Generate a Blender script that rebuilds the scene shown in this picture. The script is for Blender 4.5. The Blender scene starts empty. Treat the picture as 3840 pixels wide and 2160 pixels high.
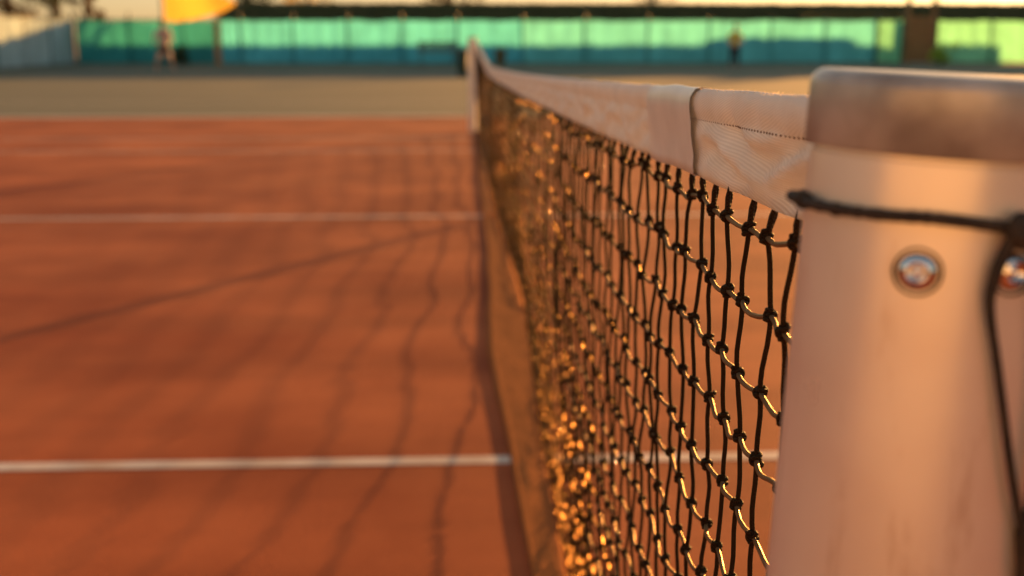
import bpy, bmesh, math, random
import numpy as np
from mathutils import Vector, Matrix, noise

random.seed(7)
rng = np.random.default_rng(7)
R = math.radians
sc = bpy.context.scene
col = sc.collection

# ------------------------------------------------------------------ camera, sky, sun, exposure
H = 1.086                       # eye height (m), just above the net post
F = 4400.0                      # focal length in pixels of the 3840 px wide photograph
PITCH, YAW = R(12.12), R(2.42)
cam = bpy.data.cameras.new('camera')
cam.sensor_width = 36.0
cam.lens = F / 3840 * 36.0
cam.clip_start, cam.clip_end = 0.02, 3000
cam.dof.use_dof = True
cam.dof.focus_distance = 0.70
cam.dof.aperture_fstop = 6.2
camo = bpy.data.objects.new('camera', cam)
camo.location = (0, 0, H)
camo.rotation_euler = (R(90) - PITCH, 0, -YAW)
col.objects.link(camo)
sc.camera = camo

SUN_AZ, SUN_EL = R(32.5), R(5.2)       # azimuth clockwise from +Y
sun_dir = Vector((math.sin(SUN_AZ) * math.cos(SUN_EL), math.cos(SUN_AZ) * math.cos(SUN_EL), math.sin(SUN_EL)))
world = bpy.data.worlds.new('World')
sc.world = world
world.use_nodes = True
wn, wl = world.node_tree.nodes, world.node_tree.links
sky = wn.new('ShaderNodeTexSky')
sky.sky_type = 'NISHITA'
sky.sun_disc = False
sky.sun_elevation = SUN_EL
sky.sun_rotation = SUN_AZ
sky.air_density, sky.dust_density, sky.ozone_density = 1.0, 1.2, 1.0
hs = wn.new('ShaderNodeHueSaturation'); hs.inputs['Saturation'].default_value = 0.9
tint = wn.new('ShaderNodeMix'); tint.data_type = 'RGBA'; tint.blend_type = 'MULTIPLY'; tint.inputs[0].default_value = 1.0
tint.inputs[7].default_value = (1.02, 0.92, 0.84, 1)       # warm evening air
gam = wn.new('ShaderNodeGamma'); gam.inputs['Gamma'].default_value = 0.62
wl.new(sky.outputs[0], gam.inputs['Color']); wl.new(gam.outputs[0], hs.inputs['Color']); wl.new(hs.outputs[0], tint.inputs[6])
wl.new(tint.outputs[2], wn['Background'].inputs[0])
wn['Background'].inputs[1].default_value = 0.105
sun = bpy.data.lights.new('sun', 'SUN')
sun.energy = 5.0
sun.angle = R(0.5)
sun.color = (1.0, 0.44, 0.11)
suno = bpy.data.objects.new('sun', sun)
suno.rotation_euler = sun_dir.to_track_quat('Z', 'Y').to_euler()
suno.location = (20, 30, 12)
col.objects.link(suno)

sc.view_settings.view_transform = 'Standard'
sc.view_settings.look = 'None'
sc.view_settings.exposure = 1.62
sc.view_settings.gamma = 1.0
sc.cycles.use_denoising = True
sc.cycles.max_bounces = 8
sc.cycles.transparent_max_bounces = 8
sc.cycles.sample_clamp_indirect = 6.0

# ------------------------------------------------------------------ placing helpers
camM = Matrix.Rotation(-YAW, 4, 'Z') @ Matrix.Rotation(R(90) - PITCH, 4, 'X')
def ray(px, py):
    d = camM @ Vector(((px - 1920) / F, -(py - 1080) / F, -1.0))
    return d.normalized()
def at(px, py, Y):              # the point seen at a photo pixel, Y metres along the court
    d = ray(px, py)
    return Vector((0, 0, H)) + d * (Y / d.y)
def gx(px, Y):                  # x at which something Y metres away shows at column px
    return at(px, 135, Y).x
def gz(py, Y):
    return at(1700, py, Y).z

# ------------------------------------------------------------------ materials
def mat(name, base, rough=0.6, metal=0.0, spec=0.5):
    m = bpy.data.materials.new(name)
    m.use_nodes = True
    b = m.node_tree.nodes['Principled BSDF']
    b.inputs['Base Color'].default_value = (*base, 1)
    b.inputs['Roughness'].default_value = rough
    b.inputs['Metallic'].default_value = metal
    b.inputs['Specular IOR Level'].default_value = spec
    return m
def nd(m, t): return m.node_tree.nodes.new(t)
def ln(m, a, b): m.node_tree.links.new(a, b)
def bsdf(m): return m.node_tree.nodes['Principled BSDF']

def noisy(m, c1, c2, scale=3.0, detail=6, coord='Object', bump=0.0, bscale=None, bdist=0.01, rough=None, lo=0.35, hi=0.65):
    tc = nd(m, 'ShaderNodeTexCoord')
    n = nd(m, 'ShaderNodeTexNoise')
    n.inputs['Scale'].default_value = scale
    n.inputs['Detail'].default_value = detail
    ln(m, tc.outputs[coord], n.inputs['Vector'])
    r = nd(m, 'ShaderNodeValToRGB')
    r.color_ramp.elements[0].position, r.color_ramp.elements[1].position = lo, hi
    r.color_ramp.elements[0].color = (*c1, 1)
    r.color_ramp.elements[1].color = (*c2, 1)
    ln(m, n.outputs['Fac'], r.inputs['Fac'])
    ln(m, r.outputs['Color'], bsdf(m).inputs['Base Color'])
    if bump:
        n2 = nd(m, 'ShaderNodeTexNoise')
        n2.inputs['Scale'].default_value = bscale or scale * 10
        n2.inputs['Detail'].default_value = 4
        ln(m, tc.outputs[coord], n2.inputs['Vector'])
        bp = nd(m, 'ShaderNodeBump')
        bp.inputs['Strength'].default_value = bump
        bp.inputs['Distance'].default_value = bdist
        ln(m, n2.outputs['Fac'], bp.inputs['Height'])
        ln(m, bp.outputs['Normal'], bsdf(m).inputs['Normal'])
    return m

def translucent(name, refl, trans, rough=0.9, mix=0.5, var=0.0, vscale=8):
    m = bpy.data.materials.new(name)
    m.use_nodes = True
    nt = m.node_tree
    b = bsdf(m)
    b.inputs['Base Color'].default_value = (*refl, 1)
    b.inputs['Roughness'].default_value = rough
    b.inputs['Specular IOR Level'].default_value = 0.1
    t = nt.nodes.new('ShaderNodeBsdfTranslucent')
    t.inputs['Color'].default_value = (*trans, 1)
    mx = nt.nodes.new('ShaderNodeMixShader')
    mx.inputs['Fac'].default_value = mix
    nt.links.new(b.outputs[0], mx.inputs[1])
    nt.links.new(t.outputs[0], mx.inputs[2])
    nt.links.new(mx.outputs[0], nt.nodes['Material Output'].inputs['Surface'])
    if var:
        tc = nd(m, 'ShaderNodeTexCoord')
        n = nd(m, 'ShaderNodeTexNoise')
        n.inputs['Scale'].default_value = vscale
        ln(m, tc.outputs['Object'], n.inputs['Vector'])
        for c, sock in ((refl, b.inputs['Base Color']), (trans, t.inputs['Color'])):
            hs = nd(m, 'ShaderNodeMix')
            hs.data_type = 'RGBA'
            hs.inputs[6].default_value = (*[x * (1 - var) for x in c], 1)
            hs.inputs[7].default_value = (*[min(1, x * (1 + var)) for x in c], 1)
            ln(m, n.outputs['Fac'], hs.inputs[0])
            ln(m, hs.outputs[2], sock)
    return m

M = {}
M['ground'] = noisy(mat('dry_ground', (.2, .15, .09), .95), (.16, .12, .07), (.25, .19, .12), .4)
# red clay: brushed, dusty, patchy
c = M['clay'] = mat('red_clay', (.36, .12, .05), .85, spec=.15)
noisy(c, (.32, .066, .021), (.51, .135, .047), 1.1, 10, bump=.35, bscale=150, bdist=.004, lo=.37, hi=.63)
# drag-brush sweeps
mpb = nd(c, 'ShaderNodeMapping'); mpb.inputs['Scale'].default_value = (.25, 2.4, 1); mpb.inputs['Rotation'].default_value = (0, 0, R(24))
tcb = nd(c, 'ShaderNodeTexCoord'); ln(c, tcb.outputs['Object'], mpb.inputs['Vector'])
nb_ = nd(c, 'ShaderNodeTexNoise'); nb_.inputs['Scale'].default_value = 1.6; nb_.inputs['Detail'].default_value = 6; ln(c, mpb.outputs[0], nb_.inputs['Vector'])
rb = nd(c, 'ShaderNodeValToRGB'); rb.color_ramp.elements[0].position = .35; rb.color_ramp.elements[1].position = .65
rb.color_ramp.elements[0].color = (.88, .86, .85, 1); rb.color_ramp.elements[1].color = (1.1, 1.1, 1.1, 1); ln(c, nb_.outputs['Fac'], rb.inputs['Fac'])
mb_ = nd(c, 'ShaderNodeMix'); mb_.data_type = 'RGBA'; mb_.blend_type = 'MULTIPLY'; mb_.inputs[0].default_value = 1
ln(c, bsdf(c).inputs['Base Color'].links[0].from_socket, mb_.inputs[6]); ln(c, rb.outputs['Color'], mb_.inputs[7]); ln(c, mb_.outputs[2], bsdf(c).inputs['Base Color'])
g = nd(c, 'ShaderNodeTexNoise'); g.inputs['Scale'].default_value = 45; g.inputs['Detail'].default_value = 8
tcg = nd(c, 'ShaderNodeTexCoord'); ln(c, tcg.outputs['Object'], g.inputs['Vector'])
gr = nd(c, 'ShaderNodeValToRGB'); gr.color_ramp.elements[0].position = .35; gr.color_ramp.elements[1].position = .75
gr.color_ramp.elements[0].color = (.80, .78, .76, 1); gr.color_ramp.elements[1].color = (1.12, 1.12, 1.12, 1)
gm = nd(c, 'ShaderNodeMix'); gm.data_type = 'RGBA'; gm.blend_type = 'MULTIPLY'; gm.inputs[0].default_value = 1
src = bsdf(c).inputs['Base Color'].links[0].from_socket
ln(c, src, gm.inputs[6]); ln(c, gr.outputs['Color'], gm.inputs[7]); ln(c, gm.outputs[2], bsdf(c).inputs['Base Color'])
M['far_court'] = noisy(mat('olive_hard_court', (.17, .16, .10), .85), (.046, .074, .056), (.070, .092, .066), .35, 5)
M['render'] = noisy(mat('pale_render', (.7, .6, .5), .9), (.42, .43, .44), (.52, .52, .53), .8, 6)
M['line'] = noisy(mat('court_line_paint', (.78, .74, .68), .8), (.50, .36, .27), (.74, .62, .52), 5, 6, lo=.25, hi=.6)
M['kerb'] = noisy(mat('pale_concrete', (.5, .42, .36), .9), (.45, .36, .30), (.58, .5, .43), 2)
# aluminium post, satin lacquer
p = M['post'] = mat('satin_post_lacquer', (.8, .68, .56), .27, .5, .5)
noisy(p, (.76, .69, .62), (.86, .80, .73), 9, 5, bump=.05, bscale=60, bdist=.001)
def wear(m, amount):
    tc = nd(m, 'ShaderNodeTexCoord')
    mp = nd(m, 'ShaderNodeMapping'); mp.inputs['Scale'].default_value = (60, 60, 9); ln(m, tc.outputs['Object'], mp.inputs['Vector'])
    n = nd(m, 'ShaderNodeTexNoise'); n.inputs['Scale'].default_value = 1.0; n.inputs['Detail'].default_value = 9; n.inputs['Roughness'].default_value = .7
    ln(m, mp.outputs[0], n.inputs['Vector'])
    r = nd(m, 'ShaderNodeValToRGB'); r.color_ramp.elements[0].position = .56; r.color_ramp.elements[1].position = .72
    r.color_ramp.elements[0].color = (1, 1, 1, 1); r.color_ramp.elements[1].color = (.62, .50, .40, 1)
    ln(m, n.outputs['Fac'], r.inputs['Fac'])
    src = bsdf(m).inputs['Base Color'].links[0].from_socket
    mx = nd(m, 'ShaderNodeMix'); mx.data_type = 'RGBA'; mx.blend_type = 'MULTIPLY'; mx.inputs[0].default_value = amount
    ln(m, src, mx.inputs[6]); ln(m, r.outputs['Color'], mx.inputs[7]); ln(m, mx.outputs[2], bsdf(m).inputs['Base Color'])
    n2 = nd(m, 'ShaderNodeTexNoise'); n2.inputs['Scale'].default_value = 18; n2.inputs['Detail'].default_value = 8
    ln(m, tc.outputs['Object'], n2.inputs['Vector'])
    mr = nd(m, 'ShaderNodeMapRange'); mr.inputs['To Min'].default_value = bsdf(m).inputs['Roughness'].default_value - .09; mr.inputs['To Max'].default_value = bsdf(m).inputs['Roughness'].default_value + .2
    ln(m, n2.outputs['Fac'], mr.inputs['Value']); ln(m, mr.outputs[0], bsdf(m).inputs['Roughness'])
wear(p, .8)
M['cap'] = noisy(mat('cap_plastic', (.5, .46, .42), .30, .3), (.25, .235, .225), (.46, .45, .44), 38, 9, bump=.08, bscale=300, bdist=.0006)
wear(M['cap'], .6)
M['steel'] = mat('bright_steel', (.75, .75, .76), .13, 1.0)
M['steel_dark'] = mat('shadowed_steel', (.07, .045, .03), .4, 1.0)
M['cord'] = noisy(mat('dark_cord', (.02, .014, .010), .8), (.016, .011, .008), (.035, .024, .016), 120, 4, bump=1.0, bscale=420, bdist=.0016)

def braided(name, c1, c2, rough, scale_u, bump, spec):
    m = mat(name, c1, rough, spec=spec)
    bsdf(m).inputs['Specular Tint'].default_value = (1, .74, .42, 1)     # golden sunlight put into the cord's highlight colour
    tc = nd(m, 'ShaderNodeTexCoord')
    mp = nd(m, 'ShaderNodeMapping')
    mp.inputs['Scale'].default_value = (scale_u, 2.0, 1)
    ln(m, tc.outputs['UV'], mp.inputs['Vector'])
    ws = []
    for ang in (0.6, -0.6):
        mp2 = nd(m, 'ShaderNodeMapping')
        mp2.inputs['Rotation'].default_value = (0, 0, ang)
        ln(m, mp.outputs[0], mp2.inputs['Vector'])
        w = nd(m, 'ShaderNodeTexWave')
        w.inputs['Scale'].default_value = 1.0
        w.inputs['Distortion'].default_value = 0.6
        ln(m, mp2.outputs[0], w.inputs['Vector'])
        ws.append(w)
    mul = nd(m, 'ShaderNodeMath'); mul.operation = 'MAXIMUM'
    ln(m, ws[0].outputs['Fac'], mul.inputs[0]); ln(m, ws[1].outputs['Fac'], mul.inputs[1])
    r = nd(m, 'ShaderNodeValToRGB')
    r.color_ramp.elements[0].color = (*c1, 1); r.color_ramp.elements[1].color = (*c2, 1)
    ln(m, mul.outputs[0], r.inputs['Fac']); ln(m, r.outputs['Color'], bsdf(m).inputs['Base Color'])
    bp = nd(m, 'ShaderNodeBump'); bp.inputs['Strength'].default_value = bump; bp.inputs['Distance'].default_value = .0006
    ln(m, mul.outputs[0], bp.inputs['Height']); ln(m, bp.outputs['Normal'], bsdf(m).inputs['Normal'])
    return m
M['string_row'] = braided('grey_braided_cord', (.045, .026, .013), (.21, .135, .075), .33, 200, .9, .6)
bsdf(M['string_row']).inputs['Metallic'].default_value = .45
M['string_row_far'] = mat('sun_gold_cord', (.15, .068, .018), .30, .65, .5)  # gold of the sun's glints put into the far cords' metallic colour
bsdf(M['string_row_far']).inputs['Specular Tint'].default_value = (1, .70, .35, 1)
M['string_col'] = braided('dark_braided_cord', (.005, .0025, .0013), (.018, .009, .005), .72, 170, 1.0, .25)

# white cotton headband with a diagonal twill
def cloth(name, refl, trans, mix, twill=True, sheen=.15):
    m = translucent(name, refl, trans, .9, mix)
    b = bsdf(m)
    b.inputs['Sheen Weight'].default_value = sheen
    tc = nd(m, 'ShaderNodeTexCoord')
    n = nd(m, 'ShaderNodeTexNoise'); n.inputs['Scale'].default_value = 26; n.inputs['Detail'].default_value = 6
    ln(m, tc.outputs['Object'], n.inputs['Vector'])
    r = nd(m, 'ShaderNodeValToRGB')
    r.color_ramp.elements[0].position, r.color_ramp.elements[1].position = .3, .7
    r.color_ramp.elements[0].color = (*[x * .82 for x in refl], 1); r.color_ramp.elements[1].color = (*refl, 1)
    ln(m, n.outputs['Fac'], r.inputs['Fac'])
    last = r.outputs['Color']
    if twill:
        mp = nd(m, 'ShaderNodeMapping'); mp.inputs['Rotation'].default_value = (0, 0, R(-77))
        ln(m, tc.outputs['UV'], mp.inputs['Vector'])
        w = nd(m, 'ShaderNodeTexWave'); w.inputs['Scale'].default_value = 185; w.inputs['Distortion'].default_value = .04
        w.inputs['Detail'].default_value = 0; w.inputs['Detail Scale'].default_value = .25
        ln(m, mp.outputs[0], w.inputs['Vector'])
        mx = nd(m, 'ShaderNodeMix'); mx.data_type = 'RGBA'; mx.blend_type = 'MULTIPLY'; mx.inputs[0].default_value = .20
        ln(m, last, mx.inputs[6]); ln(m, w.outputs['Color'], mx.inputs[7]); last = mx.outputs[2]
        bp = nd(m, 'ShaderNodeBump'); bp.inputs['Strength'].default_value = .32; bp.inputs['Distance'].default_value = .0005
        ln(m, w.outputs['Fac'], bp.inputs['Height']); ln(m, bp.outputs['Normal'], b.inputs['Normal'])
    ln(m, last, b.inputs['Base Color'])
    return m
M['band'] = cloth('white_twill', (.90, .88, .86), (.74, .72, .70), .22)
M['sleeve'] = cloth('white_vinyl', (.90, .87, .82), (.70, .65, .58), .16, twill=False)
bsdf(M['sleeve']).inputs['Roughness'].default_value = .35
bsdf(M['sleeve']).inputs['Specular IOR Level'].default_value = .5
M['bottom_band'] = cloth('soiled_canvas', (.58, .20, .06), (.5, .19, .06), .3, sheen=0.0)
M['stitch'] = mat('stitch_thread', (.17, .12, .09), .8)
M['fuzz'] = translucent('cotton_fibre', (.85, .78, .7), (.8, .65, .5), .8, .5)

def fabric(name, refl, trans, mix):
    m = translucent(name, refl, trans, .9, mix, .34, 1.1)
    return m
M['screen'] = fabric('green_windscreen', (.05, .20, .25), (.10, .58, .74), .62)
M['screen_flare'] = fabric('flare_tinted_windscreen', (.06, .22, .24), (.14, .64, .72), .62)  # paler copy of the green screen, with flare glow put into its colour
M['screen_teal'] = fabric('teal_windscreen', (.03, .16, .20), (.035, .28, .30), .6)
M['screen_lime'] = fabric('lime_windscreen', (.12, .28, .17), (.24, .76, .48), .62)
M['screen_side'] = fabric('grey_blue_windscreen', (.32, .44, .50), (.2, .4, .45), .06)
M['fence_post'] = mat('painted_fence_post', (.045, .06, .05), .55, .3)
M['brown_wood'] = noisy(mat('brown_timber', (.14, .07, .035), .8), (.24, .12, .045), (.38, .20, .08), 6)
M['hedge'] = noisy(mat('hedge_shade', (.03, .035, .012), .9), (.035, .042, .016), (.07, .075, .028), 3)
M['leaf_dark'] = translucent('dark_leaf', (.035, .05, .015), (.07, .09, .02), .7, .3, .4, 1.2)
M['leaf_hedge'] = translucent('hedge_leaf', (.085, .09, .04), (.10, .11, .03), .7, .3, .4, 1.2)
M['leaf_brown'] = translucent('brown_leaf', (.10, .06, .02), (.20, .12, .03), .7, .35, .4, 1.2)
M['leaf_gold'] = translucent('golden_leaf', (.30, .19, .02), (.75, .5, .06), .7, .5, .3, 1.2)
M['leaf_lime'] = translucent('lime_leaf', (.25, .32, .04), (.55, .75, .10), .7, .5, .3, 4)
M['bark'] = noisy(mat('bark', (.09, .06, .04), .95), (.06, .04, .025), (.13, .09, .06), 8, bump=.6, bscale=20, bdist=.03)
M['flag'] = translucent('yellow_flag_cloth', (.75, .45, .06), (.80, .50, .08), .8, .5)
M['skin'] = mat('skin', (.55, .30, .21), .55)
M['hair'] = mat('brown_hair', (.10, .055, .03), .6)
M['shirt_pink'] = noisy(mat('pink_shirt', (.62, .33, .29), .85), (.68, .38, .33), (.8, .48, .42), 9)
M['shirt_yellow'] = noisy(mat('yellow_shirt', (.66, .50, .02), .85), (.70, .55, .02), (.85, .68, .03), 9)
M['dark_cloth'] = noisy(mat('dark_cloth', (.02, .02, .025), .9), (.015, .015, .02), (.035, .03, .035), 9)
M['shoe'] = mat('shoe', (.3, .28, .26), .6)
M['eye'] = mat('eye', (.03, .02, .02), .2)
M['bin_green'] = noisy(mat('dark_green_plastic', (.02, .045, .03), .5), (.016, .036, .024), (.03, .06, .04), 6)
M['bin_brown'] = noisy(mat('olive_wicker', (.10, .08, .03), .8), (.07, .055, .02), (.14, .11, .05), 30)
M['bench_wood'] = noisy(mat('grey_green_bench', (.10, .15, .12), .7), (.08, .12, .10), (.14, .2, .16), 8)

# ------------------------------------------------------------------ object helpers
def tag(o, label=None, cat=None, group=None, kind=None):
    if label: o['label'] = label
    if cat: o['category'] = cat
    if group: o['group'] = group
    if kind: o['kind'] = kind
    return o
def empty(name, loc, label, cat, group=None):
    o = bpy.data.objects.new(name, None)
    o.location = loc
    o.empty_display_size = .2
    col.objects.link(o)
    return tag(o, label, cat, group)
def world_loc(o):
    v = Vector((0, 0, 0))
    while o is not None:
        v += o.location
        o = o.parent
    return v
class MB:                       # collects shapes in world coordinates, then links them as one mesh object
    def __init__(self): self.v, self.f, self.uv, self.mi = [], [], [], []
    def add(self, verts, faces, uvs=None, mi=0):
        n = len(self.v)
        self.v += [tuple(x) for x in verts]
        for k, f in enumerate(faces):
            self.f.append([i + n for i in f])
            self.uv += list(uvs[k]) if uvs else [(0, 0)] * len(f)
            self.mi.append(mi)
        return self
    def box(self, c, s, rot=None, mi=0):
        x, y, z = [a / 2 for a in s]
        vs = [Vector((i * x, j * y, k * z)) for i in (-1, 1) for j in (-1, 1) for k in (-1, 1)]
        if rot is not None: vs = [rot @ v for v in vs]
        vs = [v + Vector(c) for v in vs]
        return self.add(vs, [(0, 1, 3, 2), (4, 6, 7, 5), (0, 4, 5, 1), (2, 3, 7, 6), (0, 2, 6, 4), (1, 5, 7, 3)], mi=mi)
    def tube(self, pts, rad, sides=8, mi=0, caps=True, uv0=0.0):
        pts = [Vector(q) for q in pts]
        if not hasattr(rad, '__len__'): rad = [rad] * len(pts)
        vs, uvs, fs = [], [], []
        N = None
        L = [uv0]
        for i in range(1, len(pts)): L.append(L[-1] + (pts[i] - pts[i - 1]).length)
        for i, q in enumerate(pts):
            t = (pts[min(i + 1, len(pts) - 1)] - pts[max(i - 1, 0)])
            t = t.normalized() if t.length > 1e-9 else Vector((0, 0, 1))
            if N is None:
                N = t.orthogonal().normalized()
            else:
                N = N - t * N.dot(t)
                N = N.normalized() if N.length > 1e-6 else t.orthogonal().normalized()
            B = t.cross(N)
            for k in range(sides):
                a = 2 * math.pi * k / sides
                vs.append(q + (N * math.cos(a) + B * math.sin(a)) * rad[i])
        for i in range(len(pts) - 1):
            for k in range(sides):
                k2 = (k + 1) % sides
                fs.append((i * sides + k, i * sides + k2, (i + 1) * sides + k2, (i + 1) * sides + k))
                uvs.append([(L[i], k / sides), (L[i], (k + 1) / sides), (L[i + 1], (k + 1) / sides), (L[i + 1], k / sides)])
        if caps:
            fs.append(tuple(range(sides - 1, -1, -1))); uvs.append([(0, 0)] * sides)
            e = (len(pts) - 1) * sides
            fs.append(tuple(range(e, e + sides))); uvs.append([(0, 0)] * sides)
        return self.add(vs, fs, uvs, mi)
    def ball(self, c, r, seg=8, rings=5, mi=0, rot=None):
        if not hasattr(r, '__len__'): r = (r, r, r)
        vs, fs = [], []
        def put(x, y, z):
            v = Vector((x * r[0], y * r[1], z * r[2]))
            if rot is not None: v = rot @ v
            vs.append(Vector(c) + v)
        put(0, 0, -1)
        for i in range(1, rings):
            th = -math.pi / 2 + math.pi * i / rings
            for k in range(seg):
                a = 2 * math.pi * k / seg
                put(math.cos(th) * math.cos(a), math.cos(th) * math.sin(a), math.sin(th))
        put(0, 0, 1)
        top = len(vs) - 1
        for k in range(seg):
            k2 = (k + 1) % seg
            fs.append((0, 1 + k2, 1 + k))
            for i in range(rings - 2):
                a = 1 + i * seg
                fs.append((a + k, a + k2, a + seg + k2, a + seg + k))
            a = 1 + (rings - 2) * seg
            fs.append((a + k, a + k2, top))
        return self.add(vs, fs, mi=mi)
    def lathe(self, prof, c, seg=64, mi=0, axis=None, caps=True):
        rot = axis.to_track_quat('Z', 'Y').to_matrix() if axis is not None else Matrix.Identity(3)
        vs = []
        for r, z in prof:
            for k in range(seg):
                a = 2 * math.pi * k / seg
                vs.append(Vector(c) + rot @ Vector((r * math.cos(a), r * math.sin(a), z)))
        fs = []
        for i in range(len(prof) - 1):
            for k in range(seg):
                k2 = (k + 1) % seg
                fs.append((i * seg + k, i * seg + k2, (i + 1) * seg + k2, (i + 1) * seg + k))
        if caps:
            fs.append(tuple(range(seg - 1, -1, -1)))
            e = (len(prof) - 1) * seg
            fs.append(tuple(range(e, e + seg)))
        return self.add(vs, fs, mi=mi)
    def build(self, name, mats, parent=None, smooth=True, sharp=None):
        o0 = world_loc(parent) if parent else Vector((0, 0, 0))
        me = bpy.data.meshes.new(name)
        me.from_pydata([(v[0] - o0.x, v[1] - o0.y, v[2] - o0.z) for v in self.v], [], self.f)
        if not isinstance(mats, (list, tuple)): mats = [mats]
        for m in mats: me.materials.append(m)
        me.polygons.foreach_set('material_index', self.mi)
        uv = me.uv_layers.new(name='UVMap')
        uv.data.foreach_set('uv', np.array(self.uv, dtype=np.float32).ravel())
        me.polygons.foreach_set('use_smooth', [smooth] * len(self.f))
        me.update()
        if sharp is not None: me.set_sharp_from_angle(angle=R(sharp))
        o = bpy.data.objects.new(name, me)
        col.objects.link(o)
        if parent: o.parent = parent
        return o

def sheet(name, x0, x1, y0, y1, z, m, kind='structure', nx=1, ny=1):
    mb = MB()
    vs = [(x0 + (x1 - x0) * i / nx, y0 + (y1 - y0) * j / ny, z) for j in range(ny + 1) for i in range(nx + 1)]
    fs = [(j * (nx + 1) + i, j * (nx + 1) + i + 1, (j + 1) * (nx + 1) + i + 1, (j + 1) * (nx + 1) + i) for j in range(ny) for i in range(nx)]
    mb.add(vs, fs)
    return tag(mb.build(name, m, smooth=False), kind=kind)

# ------------------------------------------------------------------ ground and courts
CY = 7.15                                            # the net's middle
sheet('ground', -900, 900, -300, 1500, 0.0, M['ground'])
sheet('clay_court', -16, 16, -6, 16.15, 0.004, M['clay'])
sheet('kerb', -16, 16, 16.15, 16.42, 0.012, M['kerb'])
sheet('far_court', -24, 34, 16.42, 49, 0.004, M['far_court'])
for dy in (-5.67, -4.25, 4.25, 5.67):
    sheet('court_line', -11.9, 11.9, CY + dy - .027, CY + dy + .027, .0052, M['line'])
sheet('court_line', -6.4, 6.4, CY - .027, CY + .027, .0052, M['line'])
for s in (-1, 1):
    sheet('court_line', s * 6.4 - .025, s * 6.4 + .025, CY - 4.2, CY + 4.2, .0055, M['line'])
    sheet('court_line', s * 11.93 - .05, s * 11.93 + .05, CY - 5.7, CY + 5.7, .0055, M['line'])
# the neighbouring court's lines
sheet('court_line', -9, 9, 20.0, 20.06, .0052, M['line'])

# ------------------------------------------------------------------ the tennis net
NX = .165                                            # the net's plane
PY0, PY1 = .412, 13.75                               # the two posts
BY = [.45, 1.9, 2.9, 4.0, 5.0, 6.2, 8.0, 10.5, 13.7]
BL = [.150, .141, .119, .080, .106, .123, .125, .135, .150]
BU = [.190, .208, .205, .258, .245, .225, .195, .180, .175]
def bl(y): return float(np.interp(y, BY, BL)) + .006 * noise.noise(Vector((y * 2.1, 1, 1)))
def bu(y): return float(np.interp(y, BY, BU)) + .006 * noise.noise(Vector((y * 1.7, 5, 1)))
def net_top(y):
    if y <= CY:
        t = (y - PY0) / (CY - PY0)
        return 1.063 + (.914 - 1.063) * t - .014 * 4 * t * (1 - t)
    t = (y - CY) / (PY1 - CY)
    return .914 + (1.063 - .914) * t - .020 * 4 * t * (1 - t)
def net_x(y, z):
    d = max(0.0, net_top(y) - z)
    b = min(1, max(0, (y - .5) / 1.0))
    q = min(1, d / (net_top(y) - .02))
    b *= 1 - q
    return NX + (bu(y) - NX) * q ** 3 + .012 * b * noise.noise(Vector((y * 1.1, z * 1.5, 3.1))) - .015 * b * math.sin(min(1, d) * math.pi)

net = empty('tennis_net', (NX, CY, 0), 'dark braided tennis net with a white cloth headband stretched between two pale posts', 'tennis net')

BAND_H = .060
# half profile of the folded headband: (depth below the top, half thickness)
prof_h = [(0, .0005), (.0012, .0032), (.003, .0052), (.006, .0066), (.010, .0070), (.014, .0064), (.0175, .0050), (.0198, .0041),
          (.0210, .0038), (.0222, .0041), (.026, .0048), (.030, .0048), (.034, .0040), (.038, .0028), (.043, .0024), (.048, .0023), (.054, .0022), (.060, .0018)]
def wrinkle(y, d):
    near = max(0, 1 - abs(y - .5) / .5)
    a = 0.0
    w = max(0, min(1, (d - .018) / .01)) * max(0, min(1, (.060 - d) / .008))
    a += w * .0058 * math.sin((d + .010 * math.sin(y * 26 + .8)) * 260 + 1.2) * (.35 + .65 * near)
    a += .0034 * noise.noise(Vector((y * 22, d * 50, 1.7))) * (.4 + w)
    a += .0012 * noise.noise(Vector((y * 60, d * 120, 5.7)))
    s_ = min(1, max(0, max(.79 - y, y - .995) / .03))       # the sleeve holds the cloth flat
    return a * (.2 + .8 * s_)
def band_mesh(y0, y1, dy, h=BAND_H, prof=prof_h, topf=net_top, off=0.0, wr=1.0, cut=None):
    mb = MB()
    ys = []
    y = y0
    while y < y1 - 1e-6:
        ys.append(y); y += dy(y)
    ys.append(y1)
    ring = [(d, -t) for d, t in reversed(prof)] + [(d, t) for d, t in prof[1:]]
    nr = len(ring)
    arc = [0.0]
    for i in range(1, nr): arc.append(arc[-1] + math.hypot(ring[i][0] - ring[i - 1][0], ring[i][1] - ring[i - 1][1]))
    vs, fs, uv = [], [], []
    for yy in ys:
        zt = topf(yy) + .0012 * noise.noise(Vector((yy * 14, 0, 8)))
        for d, t in ring:
            s = -1 if t < 0 else 1
            hh = d * (h / BAND_H)
            if d > .052: hh += .002 * noise.noise(Vector((yy * 9, 2, 4)))
            of = off * (1 + 1.6 * math.exp(-(yy - y0) / .006) * (.35 + .65 * min(1, abs(d - .014) / .02)) + .7 * math.exp(-(y1 - yy) / .006))
            x = NX + t + s * of + wr * wrinkle(yy, d) * min(1, d / .006)
            z = zt - hh + (off if d < .002 else 0)
            vs.append((x + (net_x(yy, z) - NX) * .5, yy, z))
    for i in range(len(ys) - 1):
        for k in range(nr - 1):
            a, b = i * nr + k, (i + 1) * nr + k
            fs.append((a, a + 1, b + 1, b))
            sg = -.45 if .5 * (ring[k][0] + ring[k + 1][0]) > .0205 else 1
            uv.append([(sg * ys[i], arc[k]), (sg * ys[i], arc[k + 1]), (sg * ys[i + 1], arc[k + 1]), (sg * ys[i + 1], arc[k])])
        a, b = i * nr, (i + 1) * nr
        fs.append((a + nr - 1, a, b, b + nr - 1))
        uv.append([(ys[i], 0), (ys[i], .003), (ys[i + 1], .003), (ys[i + 1], 0)])
    mb.add(vs, fs, uv)
    return mb
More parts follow.
